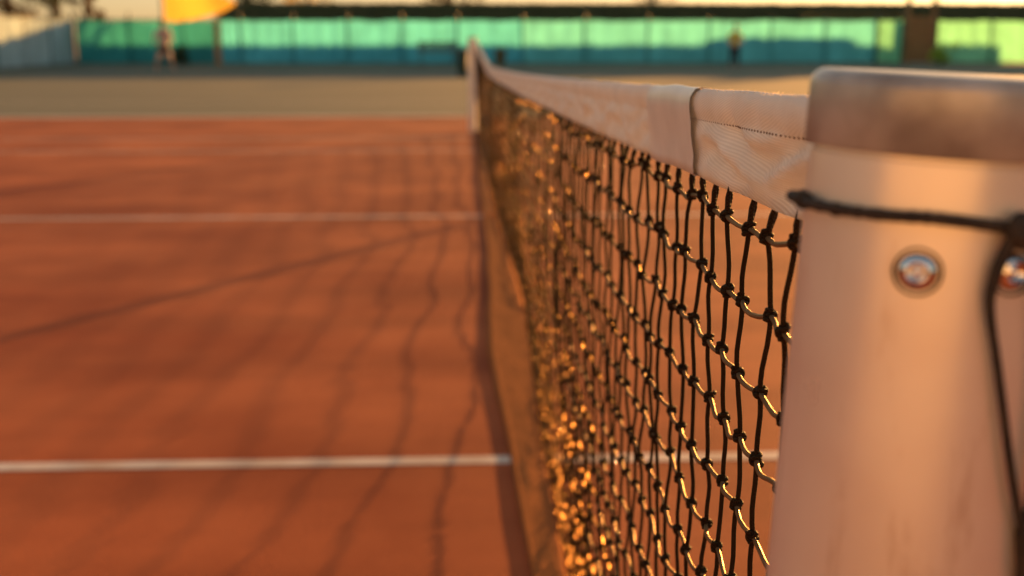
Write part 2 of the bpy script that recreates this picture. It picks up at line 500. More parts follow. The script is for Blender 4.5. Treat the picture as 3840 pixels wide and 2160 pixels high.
step = lambda y: .004 if y < 1.4 else (.012 if y < 3 else .05)
head = band_mesh(PY0 + .044, PY1 - .044, step).build('headband', M['band'], net)
# smooth vinyl sleeve wrapped round the band
prof_sl = [(0, .0005), (.0012, .0042), (.003, .0064), (.006, .0080), (.011, .0086), (.016, .0083), (.022, .0073), (.030, .0064), (.038, .0050), (.046, .0040), (.053, .0036), (.060, .0030)]
sl = band_mesh(.80, .985, lambda y: .004, prof=prof_sl, off=.0009, wr=.6).build('sleeve', M['sleeve'], net)
# stitches under the cable fold
st = MB()
y = .47
while y < 2.2:
    zt = net_top(y) - .0208
    x = NX - .0040 + wrinkle(y, .0208)
    st.ball((x, y, zt), (.0007, .0011, .0006), 6, 4, rot=Matrix.Rotation(.4, 3, 'X'))
    y += .0060 if y < 1.1 else .010
st.build('stitching', M['stitch'], net)
# loose cotton fibres along the top fold
fz = MB()
for i in range(1500):
    y = .46 + 1.1 * random.random() ** 1.5
    if .79 < y < .99: continue
    q = Vector((NX + random.uniform(-.005, .005), y, net_top(y) - .0012))
    d = Vector((random.uniform(-1, 1), random.uniform(-1.5, 1.5), random.uniform(.3, 1))).normalized() * random.uniform(.0012, .0032)
    n = Vector((random.uniform(-1, 1), random.uniform(-1, 1), 0)) * .00009
    fz.add([q - n, q + n, q + d * .6 + n * .6, q + d + Vector((0, 0, -.0004))], [(0, 1, 2, 3)])
fz.build('loose_fibre', M['fuzz'], net)
# bottom band
def bottom_band():
    mb = MB()
    ys = list(np.arange(PY0 + .05, PY1 - .05, .03))
    N = 9
    vs, fs, uv = [], [], []
    for yy in ys:
        a, b = bl(yy), bu(yy)
        up, dn = [], []
        for k in range(N):
            f = k / (N - 1)
            x = a + (b - a) * f
            z = .005 + .006 * f + .003 * math.sin(math.pi * f) * (.5 + noise.noise(Vector((yy * 2.6, f * 2, 9)))) + .003 * noise.noise(Vector((yy * 9, f * 6, 3)))
            t = .0016 + (.0022 if k in (0, N - 1) else 0)
            up.append((x, yy, max(.0075, z) + t)); dn.append((x, yy, max(.0075, z) - t))
        vs += up + dn[::-1]
    nr = 2 * N
    for i in range(len(ys) - 1):
        for k in range(nr):
            k2 = (k + 1) % nr
            a, b = i * nr, (i + 1) * nr
            fs.append((a + k, a + k2, b + k2, b + k)); uv.append([(ys[i], k * .01), (ys[i], k * .01 + .01), (ys[i + 1], k * .01 + .01), (ys[i + 1], k * .01)])
    return mb.add(vs, fs, uv)
bottom_band().build('bottom_band', M['bottom_band'], net)
# centre strap
cs = MB()
for sx in (-1, 1):
    vs, fs = [], []
    for i in range(24):
        z = net_top(CY) + .006 - i * (net_top(CY) - .004) / 23
        x = net_x(CY, z) + sx * (.0085 if i < 2 else .005 + .045 * (i / 23) ** 1.2)
        vs += [(x, CY - .032, z), (x, CY + .032, z)]
    for i in range(23): fs.append((2 * i, 2 * i + 1, 2 * i + 3, 2 * i + 2))
    cs.add(vs, fs)
cs.box((net_x(CY, 1) , CY, net_top(CY) + .006), (.017, .052, .003))
cs.build('centre_strap', M['sleeve'], net)

# the mesh of cords: rows run along the court, columns hang
S = .045
ncol = int((PY1 - PY0 - .12) / S)
NR = 23
def node_raw(j, i):
    y = PY0 + .066 + j * S
    top = net_top(y) - BAND_H - .013
    D = top - .020
    z = top - D * (1 - (1 - i / (NR - 1)) ** max(1.0, S * (NR - 1) / D))
    d = top - z
    k = max(0, 1 - j / 7.0)                # the last columns sag away from the post
    y += .030 * k * min(1, d / .35) ** 1.0
    z -= .012 * k * k * min(1, d / .15)
    z += .013 * noise.noise(Vector((y * 1.3, i * .30, 4.4))) * min(1, d / .1)
    y += .005 * noise.noise(Vector((y * 2.2, i * .22, 9.4))) * min(1, d / .1)
    rr = random.Random(j * 131 + i * 7919)
    y += rr.uniform(-.004, .004); z += rr.uniform(-.0045, .0045) * (1 if i < NR - 3 else .3)
    x = net_x(y, z) + rr.uniform(-.0024, .0024)
    return Vector((x, y, z))
nodes = [[node_raw(j, i) for i in range(NR)] for j in range(ncol)]
nm = MB()
NEAR, MID = 34, 90
def wiggle(a, b, n, amp, seed):
    rr = random.Random(seed)
    o1 = Vector((rr.uniform(-1, 1), rr.uniform(-1, 1), rr.uniform(-1, 1))) * amp
    o2 = Vector((rr.uniform(-1, 1), rr.uniform(-1, 1), rr.uniform(-1, 1))) * amp * .5
    return [a.lerp(b, t) + o1 * math.sin(math.pi * t) + o2 * math.sin(2 * math.pi * t) for t in [q / n for q in range(n + 1)]]
for j in range(ncol):
    sides, n = (8, 6) if j < NEAR else ((5, 3) if j < MID else (4, 2))
    for i in range(NR):
        a = nodes[j][i]
        if i < NR - 1:                     # hanging cord
            w = wiggle(a, nodes[j][i + 1], n, .0014, j * 77 + i)
            nm.tube(w, .00155 if j < NEAR else .00145, sides, 1, False, uv0=random.random())
        if j < ncol - 1:                   # row cord, a little slack
            b = nodes[j + 1][i]
            w = wiggle(a, b, n, .0022, j * 99 + i + 5)
            w = [q - Vector((0, 0, .003 * math.sin(math.pi * k / n))) for k, q in enumerate(w)]
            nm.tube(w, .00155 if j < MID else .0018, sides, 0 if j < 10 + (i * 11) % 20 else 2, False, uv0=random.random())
        if i == 0:                         # loops up into the headband
            ze = net_top(a.y) - BAND_H + .0045
            e_ = Vector((NX + (net_x(a.y, ze) - NX) * .5 + wrinkle(a.y, .057) + .0004, a.y + random.uniform(-.002, .002), ze))
            for s in (-1, 1):
                m_ = a.lerp(e_, .55) + Vector((s * .0010, s * .0012, 0))
                nm.tube([a + Vector((0, s * .0012, .001)), m_, e_], [.0018, .0017, .0010], max(4, sides - 2), 1, False)
        # knot
        if j < NEAR:
            rr = random.Random(j * 57 + i * 3)
            t = Vector((rr.uniform(-.3, .3), rr.uniform(-.35, .35), 1)).normalized()
            u = t.orthogonal().normalized(); v = t.cross(u)
            pts = []
            turns, ns = 2.6, 26
            ph = rr.uniform(0, 6.28)
            for q in range(ns + 1):
                f = q / ns
                ang = ph + f * turns * 2 * math.pi
                pts.append(a + t * (f - .5) * .0072 + (u * math.cos(ang) + v * math.sin(ang)) * (.0023 + .0005 * math.sin(f * 9)))
            nm.tube(pts, .00135, 6, 1)
            e = Vector((rr.uniform(-.4, .4), 1, rr.uniform(-.7, .1))).normalized()
            u2 = e.orthogonal().normalized(); v2 = e.cross(u2)
            pts = [a + e * .0012 + (u2 * math.cos(x) + v2 * math.sin(x)) * .0030 for x in np.linspace(0, 5.6, 14)]
            nm.tube(pts, .0013, 6, 1)
            nm.ball(a, (.0026, .0026, .0034), 8, 5, 1)
        else:
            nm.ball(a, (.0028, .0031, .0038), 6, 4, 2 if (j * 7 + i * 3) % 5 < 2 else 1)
nm.build('netting', [M['string_row'], M['string_col'], M['string_row_far']], net)

# ------------------------------------------------------------------ net posts
def net_post(loc, label, lean):
    e = empty('net_post', loc, label, 'net post', 'net posts')
    bx, by, _ = loc
    top = 1.073
    ax = Vector((math.sin(lean), 0, math.cos(lean)))
    base = Vector(loc)
    L = top / math.cos(lean)
    ms = MB()
    ms.lathe([(.0460, -.30), (.0460, L - .0285), (.0452, L - .0280), (.0452, L - .0262), (.0460, L - .0255)], base, 96, axis=ax)
    ms.build('shaft', M['post'], e, sharp=40)
    mc = MB()
    pr = [(.0476, L - .0264), (.0483, L - .0256), (.0483, L - .0055)]
    for k in range(1, 9):
        a = k / 8 * math.pi / 2
        pr.append((.0483 - .0055 * (1 - math.cos(a)), L - .0055 + .0055 * math.sin(a)))
    pr += [(.02, L + .0002), (.001, L + .0003)]
    mc.lathe(pr, base, 96, axis=ax)
    mc.build('cap', M['cap'], e, sharp=50)
    return e, base, ax
near_post, pbase, pax = net_post((.1722 - .050 * 1.07, PY0, 0), 'near pale round net post with a cap, steel screws and a dark cord round it', .050)
far_post, fbase, fax = net_post((NX - .042, PY1, 0), 'far pale round net post at the other end of the net', 0.0)

def on_post(px, py, off=0.0):             # where a pixel's ray meets the near post's skin
    d = ray(px, py); o = Vector((0, 0, H))
    rel = o - pbase
    a = d - pax * d.dot(pax); b = rel - pax * rel.dot(pax)
    A, B, C = a.dot(a), 2 * a.dot(b), b.dot(b) - (.0460 + off) ** 2
    D = B * B - 4 * A * C
    if D < 0: D = 0
    t = (-B - math.sqrt(D)) / (2 * A)
    q = o + d * t
    n = (q - pbase); n = (n - pax * n.dot(pax)).normalized()
    return q, n
for px, py in ((3440, 1020), (3800, 1020)):
    q, n = on_post(px, py)
    s = MB()
    s.lathe([(.0082, -.002), (.0082, .0002), (.0080, .0008), (.0078, .0009), (.0070, -.0008), (.0066, -.0014)], q, 48, axis=n, caps=False)
    scr = s.build('screw', M['steel_dark'], near_post, sharp=50)
    h = MB()
    pr = []
    for k in range(0, 10):
        a = k / 9 * math.pi / 2
        pr.append((.0068 * math.cos(a) + .0001, -.0016 + .0042 * math.sin(a)))
    pr = pr[:7] + [(.0032, .0018), (.0026, .0008), (.0018, .0004), (.0012, .0009), (.0005, .0013), (.0001, .0014)]
    h.lathe(pr, q, 40, axis=n)
    h.build('screw_head', M['steel'], scr, sharp=60)

# dark cord tied round the near post
def on_cord(px, py, lift=.0012):
    q, n = on_post(px, py)
    return q + n * (.0022 + lift)
cordm = MB()
pts = [on_cord(2990, 735, 0), on_cord(3030, 748), on_cord(3080, 765), on_cord(3160, 782), on_cord(3260, 796), on_cord(3360, 806),
       on_cord(3480, 813), on_cord(3600, 826), on_cord(3720, 842), on_cord(3800, 846), on_cord(3900, 838), on_cord(3990, 818)]
# carry the ring on round the back
zc = pts[-1]
ring = []
for k in range(1, 16):
    f = k / 16
    p0, p1 = pts[-1], pts[0]
    def azi(p):
        r_ = p - pbase; r_ = r_ - pax * r_.dot(pax); return math.atan2(r_.y, r_.x)
    a0, a1 = azi(p0), azi(p1)
    while a1 < a0: a1 += 2 * math.pi
    a = a0 + (a1 - a0) * f
    hgt = (p0.z * (1 - f) + p1.z * f)
    cen = pbase + pax * hgt
    ring.append(cen + Vector((math.cos(a), math.sin(a), 0)) * .0496)
def smoothpts(pts, n=6):
    out = []
    for i in range(len(pts) - 1):
        p0, p1, p2, p3 = pts[max(i - 1, 0)], pts[i], pts[i + 1], pts[min(i + 2, len(pts) - 1)]
        for k in range(n):
            t = k / n
            out.append(.5 * ((2 * p1) + (p2 - p0) * t + (2 * p0 - 5 * p1 + 4 * p2 - p3) * t * t + (3 * p1 - p0 - 3 * p2 + p3) * t ** 3))
    out.append(pts[-1])
    return out
loop = smoothpts(pts) + ring + [pts[0]]
cord = empty('tie_cord', (pbase.x, pbase.y, 0), 'dark cord knotted round the near net post with two loose ends hanging', 'cord')
cordm.tube(loop, [.0020 + .0006 * noise.noise(Vector((k * .9, 1, 2))) for k in range(len(loop))], 10)
cordm.build('loop', M['cord'], cord)
def knot(px, py, r, name):
    k = MB()
    q, n = on_post(px, py)
    c = q + n * r
    t = pax
    u = n; v = t.cross(n)
    for s in range(3):
        rr = random.Random(s + px)
        axq = Vector((rr.uniform(-1, 1), rr.uniform(-1, 1), rr.uniform(-1, 1))).normalized()
        u2 = axq.orthogonal().normalized(); v2 = axq.cross(u2)
        k.tube([c + (u2 * math.cos(x) + v2 * math.sin(x)) * r * .75 for x in np.linspace(0, 6.28, 20)], r * .42, 8)
    k.ball(c, r * .9, 12, 8)
    return k.build(name, M['cord'], cord)
knot(3045, 752, .0030, 'knot'); knot(3155, 785, .0022, 'knot'); knot(3800, 852, .0052, 'knot')
e1 = [on_cord(3770, 880, .003), on_cord(3735, 950, .0025), on_cord(3708, 1030, .002), on_cord(3692, 1110, .0016), on_cord(3698, 1200, .0012), on_cord(3718, 1350, .001),
      on_cord(3742, 1560, .001), on_cord(3765, 1760, .001), on_cord(3790, 1920, .001), on_cord(3803, 1990, .001)]
cordm = MB(); l1 = smoothpts(e1)
cordm.tube(l1, [.0024 - .0009 * min(1, k / 26) for k in range(len(l1))], 10); cordm.build('loose_end', M['cord'], cord)
e2 = [on_cord(3830, 880, .003), on_cord(3872, 1000), on_cord(3885, 1200), on_cord(3875, 1450), on_cord(3850, 1700), on_cord(3825, 1900), on_cord(3812, 1990)]
cordm = MB(); cordm.tube(smoothpts(e2), .0020, 10); cordm.build('loose_end', M['cord'], cord)
e3 = [on_cord(3808, 1975, .0014), on_cord(3808, 2040, .0016), on_cord(3806, 2160, .0016), on_cord(3800, 2400, .0016), on_cord(3795, 2800, .001)]
cordm = MB(); cordm.tube(smoothpts(e3), .0034, 10); cordm.build('loose_end', M['cord'], cord)

# ------------------------------------------------------------------ fences round the far court
FY = 47.0
def panel(mb, a, b, z0, z1, seed, sag=.06, nx=18, nz=8, wav=.05):
    a, b = Vector(a), Vector(b)
    d = (b - a); n = Vector((-d.y, d.x, 0)).normalized()
    vs, fs = [], []
    for jz in range(nz + 1):
        for ix in range(nx + 1):
            f, g = ix / nx, jz / nz
            zt = z1 - sag * math.sin(math.pi * f) * (.5 + .7 * noise.noise(Vector((seed, f * 3, 0)))) - .03 * abs(noise.noise(Vector((seed * 3, f * 9, 1))))
            q = a.lerp(b, f) + n * wav * (noise.noise(Vector((seed * 5.3 + f * 6, g * 1.5, 0))) + .5 * math.sin(f * 23 + seed))
            vs.append((q.x, q.y, z0 + (zt - z0) * g))
    for jz in range(nz):
        for ix in range(nx):
            k = jz * (nx + 1) + ix
            fs.append((k, k + 1, k + nx + 2, k + nx + 1))
    mb.add(vs, fs)
def fence(name, pts, zt, screens, label, post_h=1.98, post_m='fence_post', seed=0):
    o = Vector((pts[0][0], pts[0][1], 0))
    e = empty(name, o, label, 'fence', 'windscreen fences round the far court')
    for i, (x, y) in enumerate(pts):
        m = MB()
        m.lathe([(.038, -.3), (.038, post_h), (.030, post_h + .02), (.002, post_h + .03)], (x, y + .05, 0), 12)
        m.build('fence_post', M[post_m], e, sharp=40)
    for z in (zt + .02, .06):
        rail = MB()
        rail.tube([(x, y + .05, z) for x, y in pts], .022, 8)
        rail.build('rail', M['fence_post'], e)
    for i in range(len(pts) - 1):
        a, b = pts[i], pts[i + 1]
        m = MB()
        panel(m, (*a, 0), (*b, 0), .05, zt, seed + i * 1.7)
        m.build('screen_panel', M[screens[min(i, len(screens) - 1)]], e)
    return e
zt = 1.69
xs = [288, 485, 690, 812]
fence('windscreen_fence', [(gx(p, FY), FY) for p in xs], zt, ['screen_teal'], 'dark teal windscreen fence behind the player in pink', seed=3)
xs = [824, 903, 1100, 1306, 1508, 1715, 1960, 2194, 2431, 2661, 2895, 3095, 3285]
fence('windscreen_fence', [(gx(p, FY), FY) for p in xs], zt, ['screen'] * 6 + ['screen_flare'], 'long green windscreen fence glowing in low sun beyond the net', seed=11)
x0 = gx(3292, FY)
fence('windscreen_fence', [(x0, FY), (gx(3385, 44.5), 44.5)], zt, ['screen_lime'], 'short angled lime windscreen beside the brown gate', seed=40)
xs = [3516, 3720, 3930, 4140, 4360]
fence('windscreen_fence', [(gx(p, FY), FY) for p in xs], zt, ['screen_lime'], 'yellow green windscreen fence right of the brown gate', seed=60)
xc = gx(288, FY) - .12
fence('windscreen_fence', [(xc, FY - .1 - k * 2.6) for k in range(11)], zt, ['screen_side'], 'grey blue side fence with sunlit sand coloured top, left of the court', seed=80)

# added unseen wall: bounces low sun onto the shaded side of net and post
pw = empty('bounce_wall', (-6.4, -5.2, 0), 'pale reflector wall added out of view behind the near end of the clay court', 'wall')
m = MB(); m.box((-6.4, -5.2, 1.55), (15.2, .25, 3.3)); m.build('wall_face', M['render'], pw, smooth=False)
m = MB(); m.box((-6.4, -5.2, 3.25), (15.4, .36, .10)); m.build('coping', M['kerb'], pw, smooth=False)

# brown gate between the fences
gL, gR = gx(3402, FY), gx(3498, FY)
gate = empty('timber_gate', ((gL + gR) / 2, FY, 0), 'brown timber gate with two tall posts between green fences', 'gate')
for x in (gL, gR):
    m = MB(); m.box((x, FY, 1.25), (.15, .15, 2.9)); m.build('gate_post', M['brown_wood'], gate, smooth=False)
m = MB()
nb = 6
for k in range(nb):
    w = (gR - gL - .2) / nb
    m.box((gL + .1 + w * (k + .5), FY + .01, .95), (w - .012, .035, 1.78))
m.build('gate_leaf', M['brown_wood'], gate, smooth=False)
for z in (.35, 1.6):
    m = MB(); m.box(((gL + gR) / 2, FY - .03, z), (gR - gL - .16, .04, .12))
    m.build('ledge', M['brown_wood'], gate, smooth=False)
m = MB(); m.lathe([(.012, 0), (.012, .05), (.026, .05), (.026, .065), (.002, .07)], (gR - .22, FY - .05, 1.0), 12, axis=Vector((0, -1, 0)))
m.build('handle', M['steel_dark'], gate)

# brown timber post at the colour change
m = MB()
x = gx(816, 46)
m.box((x, 46, .74), (.20, .16, 1.5)); m.box((x, 46, 1.51), (.26, .22, .05))
tag(m.build('timber_post', M['brown_wood'], smooth=False), 'reddish brown timber post where teal screen meets green screen', 'post')

# ------------------------------------------------------------------ plants
def leaf_cloud(mb, clumps, n, size, rnd):
    for c, r in clumps:
        for k in range(n):
            d = Vector((rnd.gauss(0, 1), rnd.gauss(0, 1), rnd.gauss(0, 1)))
            q = Vector(c) + d.normalized() * r * (rnd.random() ** .45)
            u = Vector((rnd.gauss(0, 1), rnd.gauss(0, 1), rnd.gauss(0, 1))).normalized()
            v = u.orthogonal().normalized()
            s = size * rnd.uniform(.6, 1.3)
            mb.add([q - u * s * .5, q + v * s * .28, q + u * s * .5, q - v * s * .28], [(0, 1, 2, 3)])
def tree(loc, height, crown_lo, rad, leaf, label, seed, n=40, size=.22):
    rnd = random.Random(seed)
    e = empty('broadleaf_tree', loc, label, 'tree', 'trees beyond the far fence')
    L = Vector(loc)
    t = MB()
    bend = Vector((rnd.uniform(-.3, .3), rnd.uniform(-.3, .3), 0))
    tp = [L + bend * f + Vector((0, 0, height * .75 * f)) for f in (0, .15, .35, .6, .85, 1)]
    r0 = .05 + height * .022
    t.tube(tp, [r0 * 1.35, r0, r0 * .85, r0 * .6, r0 * .35, r0 * .15], 10)
    clumps = []
    for k in range(26):
        a = rnd.uniform(0, 6.28); f = rnd.random()
        z = crown_lo + (height - crown_lo) * f
        rr = rad * math.sqrt(max(.08, 1 - (2 * f - .9) ** 2)) * rnd.uniform(.25, .95)
        c = L + Vector((math.cos(a) * rr, math.sin(a) * rr, z))
        clumps.append((c, rad * rnd.uniform(.22, .42)))
        if k % 2 == 0:
            i = min(5, int(1 + f * 4)); s = tp[i]
            if s.z < c.z + .5:
                t.tube([s, s.lerp(c, .5) + Vector((0, 0, .15)), c], [r0 * .4, r0 * .25, r0 * .08], 6)
    t.build('trunk', M['bark'], e)
    cr = MB()
    leaf_cloud(cr, clumps, n, size, rnd)
    cr.build('crown', M[leaf], e, smooth=False)
    return e
tree((gx(930, 69), 69, 0), 7.5, 1.6, 2.0, 'leaf_dark', 'dark green tree rising behind the hedge right of the yellow pennant', 1, 70)
tree((gx(1150, 72), 72, 0), 7.0, 2.3, 2.0, 'leaf_gold', 'sunlit golden leaved tree next to the dark green tree', 2, 40)
tree((gx(1700, 70), 70, 0), 7.5, 2.4, 2.6, 'leaf_brown', 'brown leaved tree behind the hedge above the far net post', 3, 90)
tree((gx(2450, 112), 112, 0), 9.5, 3.4, 3.0, 'leaf_brown', 'hazy brown tree behind the hedge above the net headband', 4, 50)
tree((gx(40, 62), 62, 0), 7.5, 1.7, 1.9, 'leaf_brown', 'brown tree behind the side fence, furthest left', 5, 60)
tree((gx(215, 64), 64, 0), 7.0, 1.7, 1.7, 'leaf_dark', 'dark tree behind the side fence, second from left', 6, 60)
tree((gx(335, 70), 70, 0), 6.0, 1.2, 1.1, 'leaf_brown', 'slim brown tree behind the corner of the fences', 7, 60)

def hedge(name, x0, x1, y, h, d, label, seed, n):
    rnd = random.Random(seed)
    e = empty(name, ((x0 + x1) / 2, y, 0), label, 'hedge', 'clipped hedges behind the fence')
    mb = MB()
    nx, nc = max(8, int((x1 - x0) / .6)), 9
    vs, fs = [], []
    prof = [(-.5, 0), (-.52, .4), (-.5, .85), (-.42, .97), (0, 1), (.42, .97), (.5, .85), (.52, .4), (.5, 0)]
    for i in range(nx + 1):
        x = x0 + (x1 - x0) * i / nx
        for py_, pz in prof:
            w = noise.noise(Vector((x * .8, py_ * 3, pz * 2 + seed))) * .10
            vs.append((x, y + py_ * d + w, max(0, pz * h + w * .35 * (pz > .1))))
    for i in range(nx):
        for k in range(nc - 1):
            a = i * nc + k
            fs.append((a, a + nc, a + nc + 1, a + 1))
    fs.append(tuple(range(nc))); fs.append(tuple(range(nx * nc + nc - 1, nx * nc - 1, -1)))
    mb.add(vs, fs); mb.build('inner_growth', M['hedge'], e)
    lf = MB()
    for k in range(n):
        x = rnd.uniform(x0, x1)
        s = rnd.random()
        if s < .45: q = Vector((x, y - .5 * d, rnd.uniform(.1, h)))
        elif s < .7: q = Vector((x, y + .5 * d, rnd.uniform(.1, h)))
        else: q = Vector((x, y + rnd.uniform(-.5, .5) * d, h))
        q += Vector((0, rnd.uniform(-.08, .08), rnd.uniform(-.1, .03)))
        u = Vector((rnd.gauss(0, 1), rnd.gauss(0, 1), rnd.gauss(0, 1))).normalized(); v = u.orthogonal()
        sz = rnd.uniform(.10, .2)
        lf.add([q - u * sz * .5, q + v * sz * .3, q + u * sz * .5, q - v * sz * .3], [(0, 1, 2, 3)])
    lf.build('foliage', M['leaf_hedge'], e, smooth=False)
    return e
HY = 67
hedge('clipped_hedge', gx(825, HY), gx(3960, HY), HY, gz(12, HY), 1.4, 'long dark clipped hedge running flat behind the green fence', 21, 7000)
hedge('clipped_hedge', gx(3010, 57), gx(3400, 57), 57, 2.02, 1.6, 'lower dark hedge close behind the right end of the green fence', 22, 2500)

def shrub(loc, h, r, leaf, label, seed, n=40):
    rnd = random.Random(seed)
    L = Vector(loc)
    e = empty('leafy_shrub', loc, label, 'shrub')
    cl = []
    tw = MB()
    for k in range(12):
        a = rnd.uniform(0, 6.28); f = rnd.uniform(.25, .9)
        c = L + Vector((math.cos(a) * r * rnd.uniform(.1, .8), math.sin(a) * r * rnd.uniform(.1, .8), h * f))
        cl.append((c, r * rnd.uniform(.25, .45)))
        tw.tube([L + Vector((0, 0, -.05)), L.lerp(c, .5) + Vector((0, 0, .05)), c], [.02, .012, .004], 6)
    tw.build('stem', M['bark'], e)
    m = MB(); leaf_cloud(m, cl, n, .10, rnd); m.build('foliage', M[leaf], e, smooth=False)
shrub((gx(3535, 43), 43, 0), .85, .55, 'leaf_lime', 'bright lime green shrub in front of the fence by the gate', 31, 60)
shrub((gx(668, 45.5), 45.5, 0), .75, .5, 'leaf_dark', 'small dark shrub at the foot of the teal fence', 32, 50)

# ------------------------------------------------------------------ flag, bins, bench
x = gx(611, 44.5)
fl = empty('pennant_flag', (x, 44.5, 0), 'bright yellow pennant on a thin pole above the teal fence', 'flag')
m = MB(); m.lathe([(.035, -.3), (.03, 3.9), (.045, 3.9), (.045, 3.97), (.004, 4.0)], (x, 44.5, 0), 14); m.build('pole', M['fence_post'], fl)
m = MB()
nx, nz = 26, 14
vs, fs = [], []
outline_b = [(620, 76), (655, 84), (720, 75), (790, 60), (850, 42), (880, 20)]
def lerp_list(pts, px):
    for (xa, ya), (xb, yb) in zip(pts, pts[1:]):
        if px <= xb: return ya + (yb - ya) * (px - xa) / (xb - xa)
    return pts[-1][1]
for i in range(nx + 1):
    f = i / nx
    px = 620 + 264 * f
    zb = gz(lerp_list(outline_b, px), 44.5)
    zt_ = 3.55 + (gz(10, 44.5) - 3.55) * f ** 1.1
    if i == nx: zt_ = max(zt_, zb + .12)
    for j in range(nz + 1):
        g = j / nz
        yy = 44.5 + .16 * math.sin(f * 7 + g * 1.3) * f ** .5
        vs.append((gx(px, 44.5), yy, zb + (zt_ - zb) * g))
for i in range(nx):
    for j in range(nz):
        a = i * (nz + 1) + j
        fs.append((a, a + nz + 1, a + nz + 2, a + 1))
m.add(vs, fs); m.build('cloth', M['flag'], fl)

def bin_(px, Y, h, w, mm, label, cat='bin'):
    x = gx(px, Y)
    e = empty('litter_bin', (x, Y, 0), label, cat)
    m = MB(); m.lathe([(w * .40, 0), (w * .42, .03), (w * .5, h * .9), (w * .53, h * .9), (w * .53, h * .94), (w * .47, h * .94), (w * .38, .06)], (x, Y, 0), 20, caps=False)
    m.lathe([(.001, .0), (w * .40, .0)], (x, Y, .004), 20, caps=False)
    m.build('body', M[mm], e, sharp=40)
    m = MB(); m.lathe([(w * .54, h * .945), (w * .54, h * .965), (w * .35, h), (.01, h + .02)], (x, Y, 0), 20); m.build('lid', M[mm], e, sharp=40)
bin_(1733, 33, .74, .34, 'bin_green', 'dark green litter bin left of the far net post')
bin_(1876, 45.5, .62, .46, 'bin_brown', 'squat olive brown bin right of the far net post')
bx, bY = gx(1640, 44), 44
bn = empty('park_bench', (bx, bY, 0), 'grey green slatted bench in front of the green fence', 'bench')
m = MB()
for k in range(4): m.box((bx, bY - .18 + k * .12, .45), (1.5, .09, .03))
m.build('seat', M['bench_wood'], bn, smooth=False)
m = MB()
for k in range(3): m.box((bx, bY + .27 + k * .02, .58 + k * .13), (1.5, .03, .09))
m.build('backrest', M['bench_wood'], bn, smooth=False)
for sx in (-.6, .6):
    for sy in (-.18, .24):
        m = MB(); m.box((bx + sx, bY + sy, .22), (.05, .05, .44) if sy < 0 else (.05, .05, .44)); m.build('leg', M['fence_post'], bn, smooth=False)
    m = MB(); m.box((bx + sx, bY + .30, .68), (.05, .03, .46)); m.build('back_support', M['fence_post'], bn, smooth=False)

# ------------------------------------------------------------------ two players on the far court
def skin_mesh(name, joints, edges, mats, parent, levels=2):
    o0 = world_loc(parent)
    me = bpy.data.meshes.new(name)
    keys = list(joints)
    me.from_pydata([tuple(Vector(joints[k][0])) for k in keys], [(keys.index(a), keys.index(b)) for a, b in edges], [])
    o = bpy.data.objects.new(name, me)
    col.objects.link(o)
    o.modifiers.new('Skin', 'SKIN')
    for k, key in enumerate(keys):
        sv = me.skin_vertices[0].data[k]
        r = joints[key][1]
        sv.radius = r if hasattr(r, '__len__') else (r, r)
        sv.use_root = (k == 0)
    s = o.modifiers.new('Sub', 'SUBSURF'); s.levels = s.render_levels = levels
    dg = bpy.context.evaluated_depsgraph_get()
    new = bpy.data.meshes.new_from_object(o.evaluated_get(dg))
    o.modifiers.clear(); o.data = new
    new.name = name
    new.materials.clear()
    for m in mats: new.materials.append(m)
    new.polygons.foreach_set('use_smooth', [True] * len(new.polygons))
    o.parent = parent
    return o
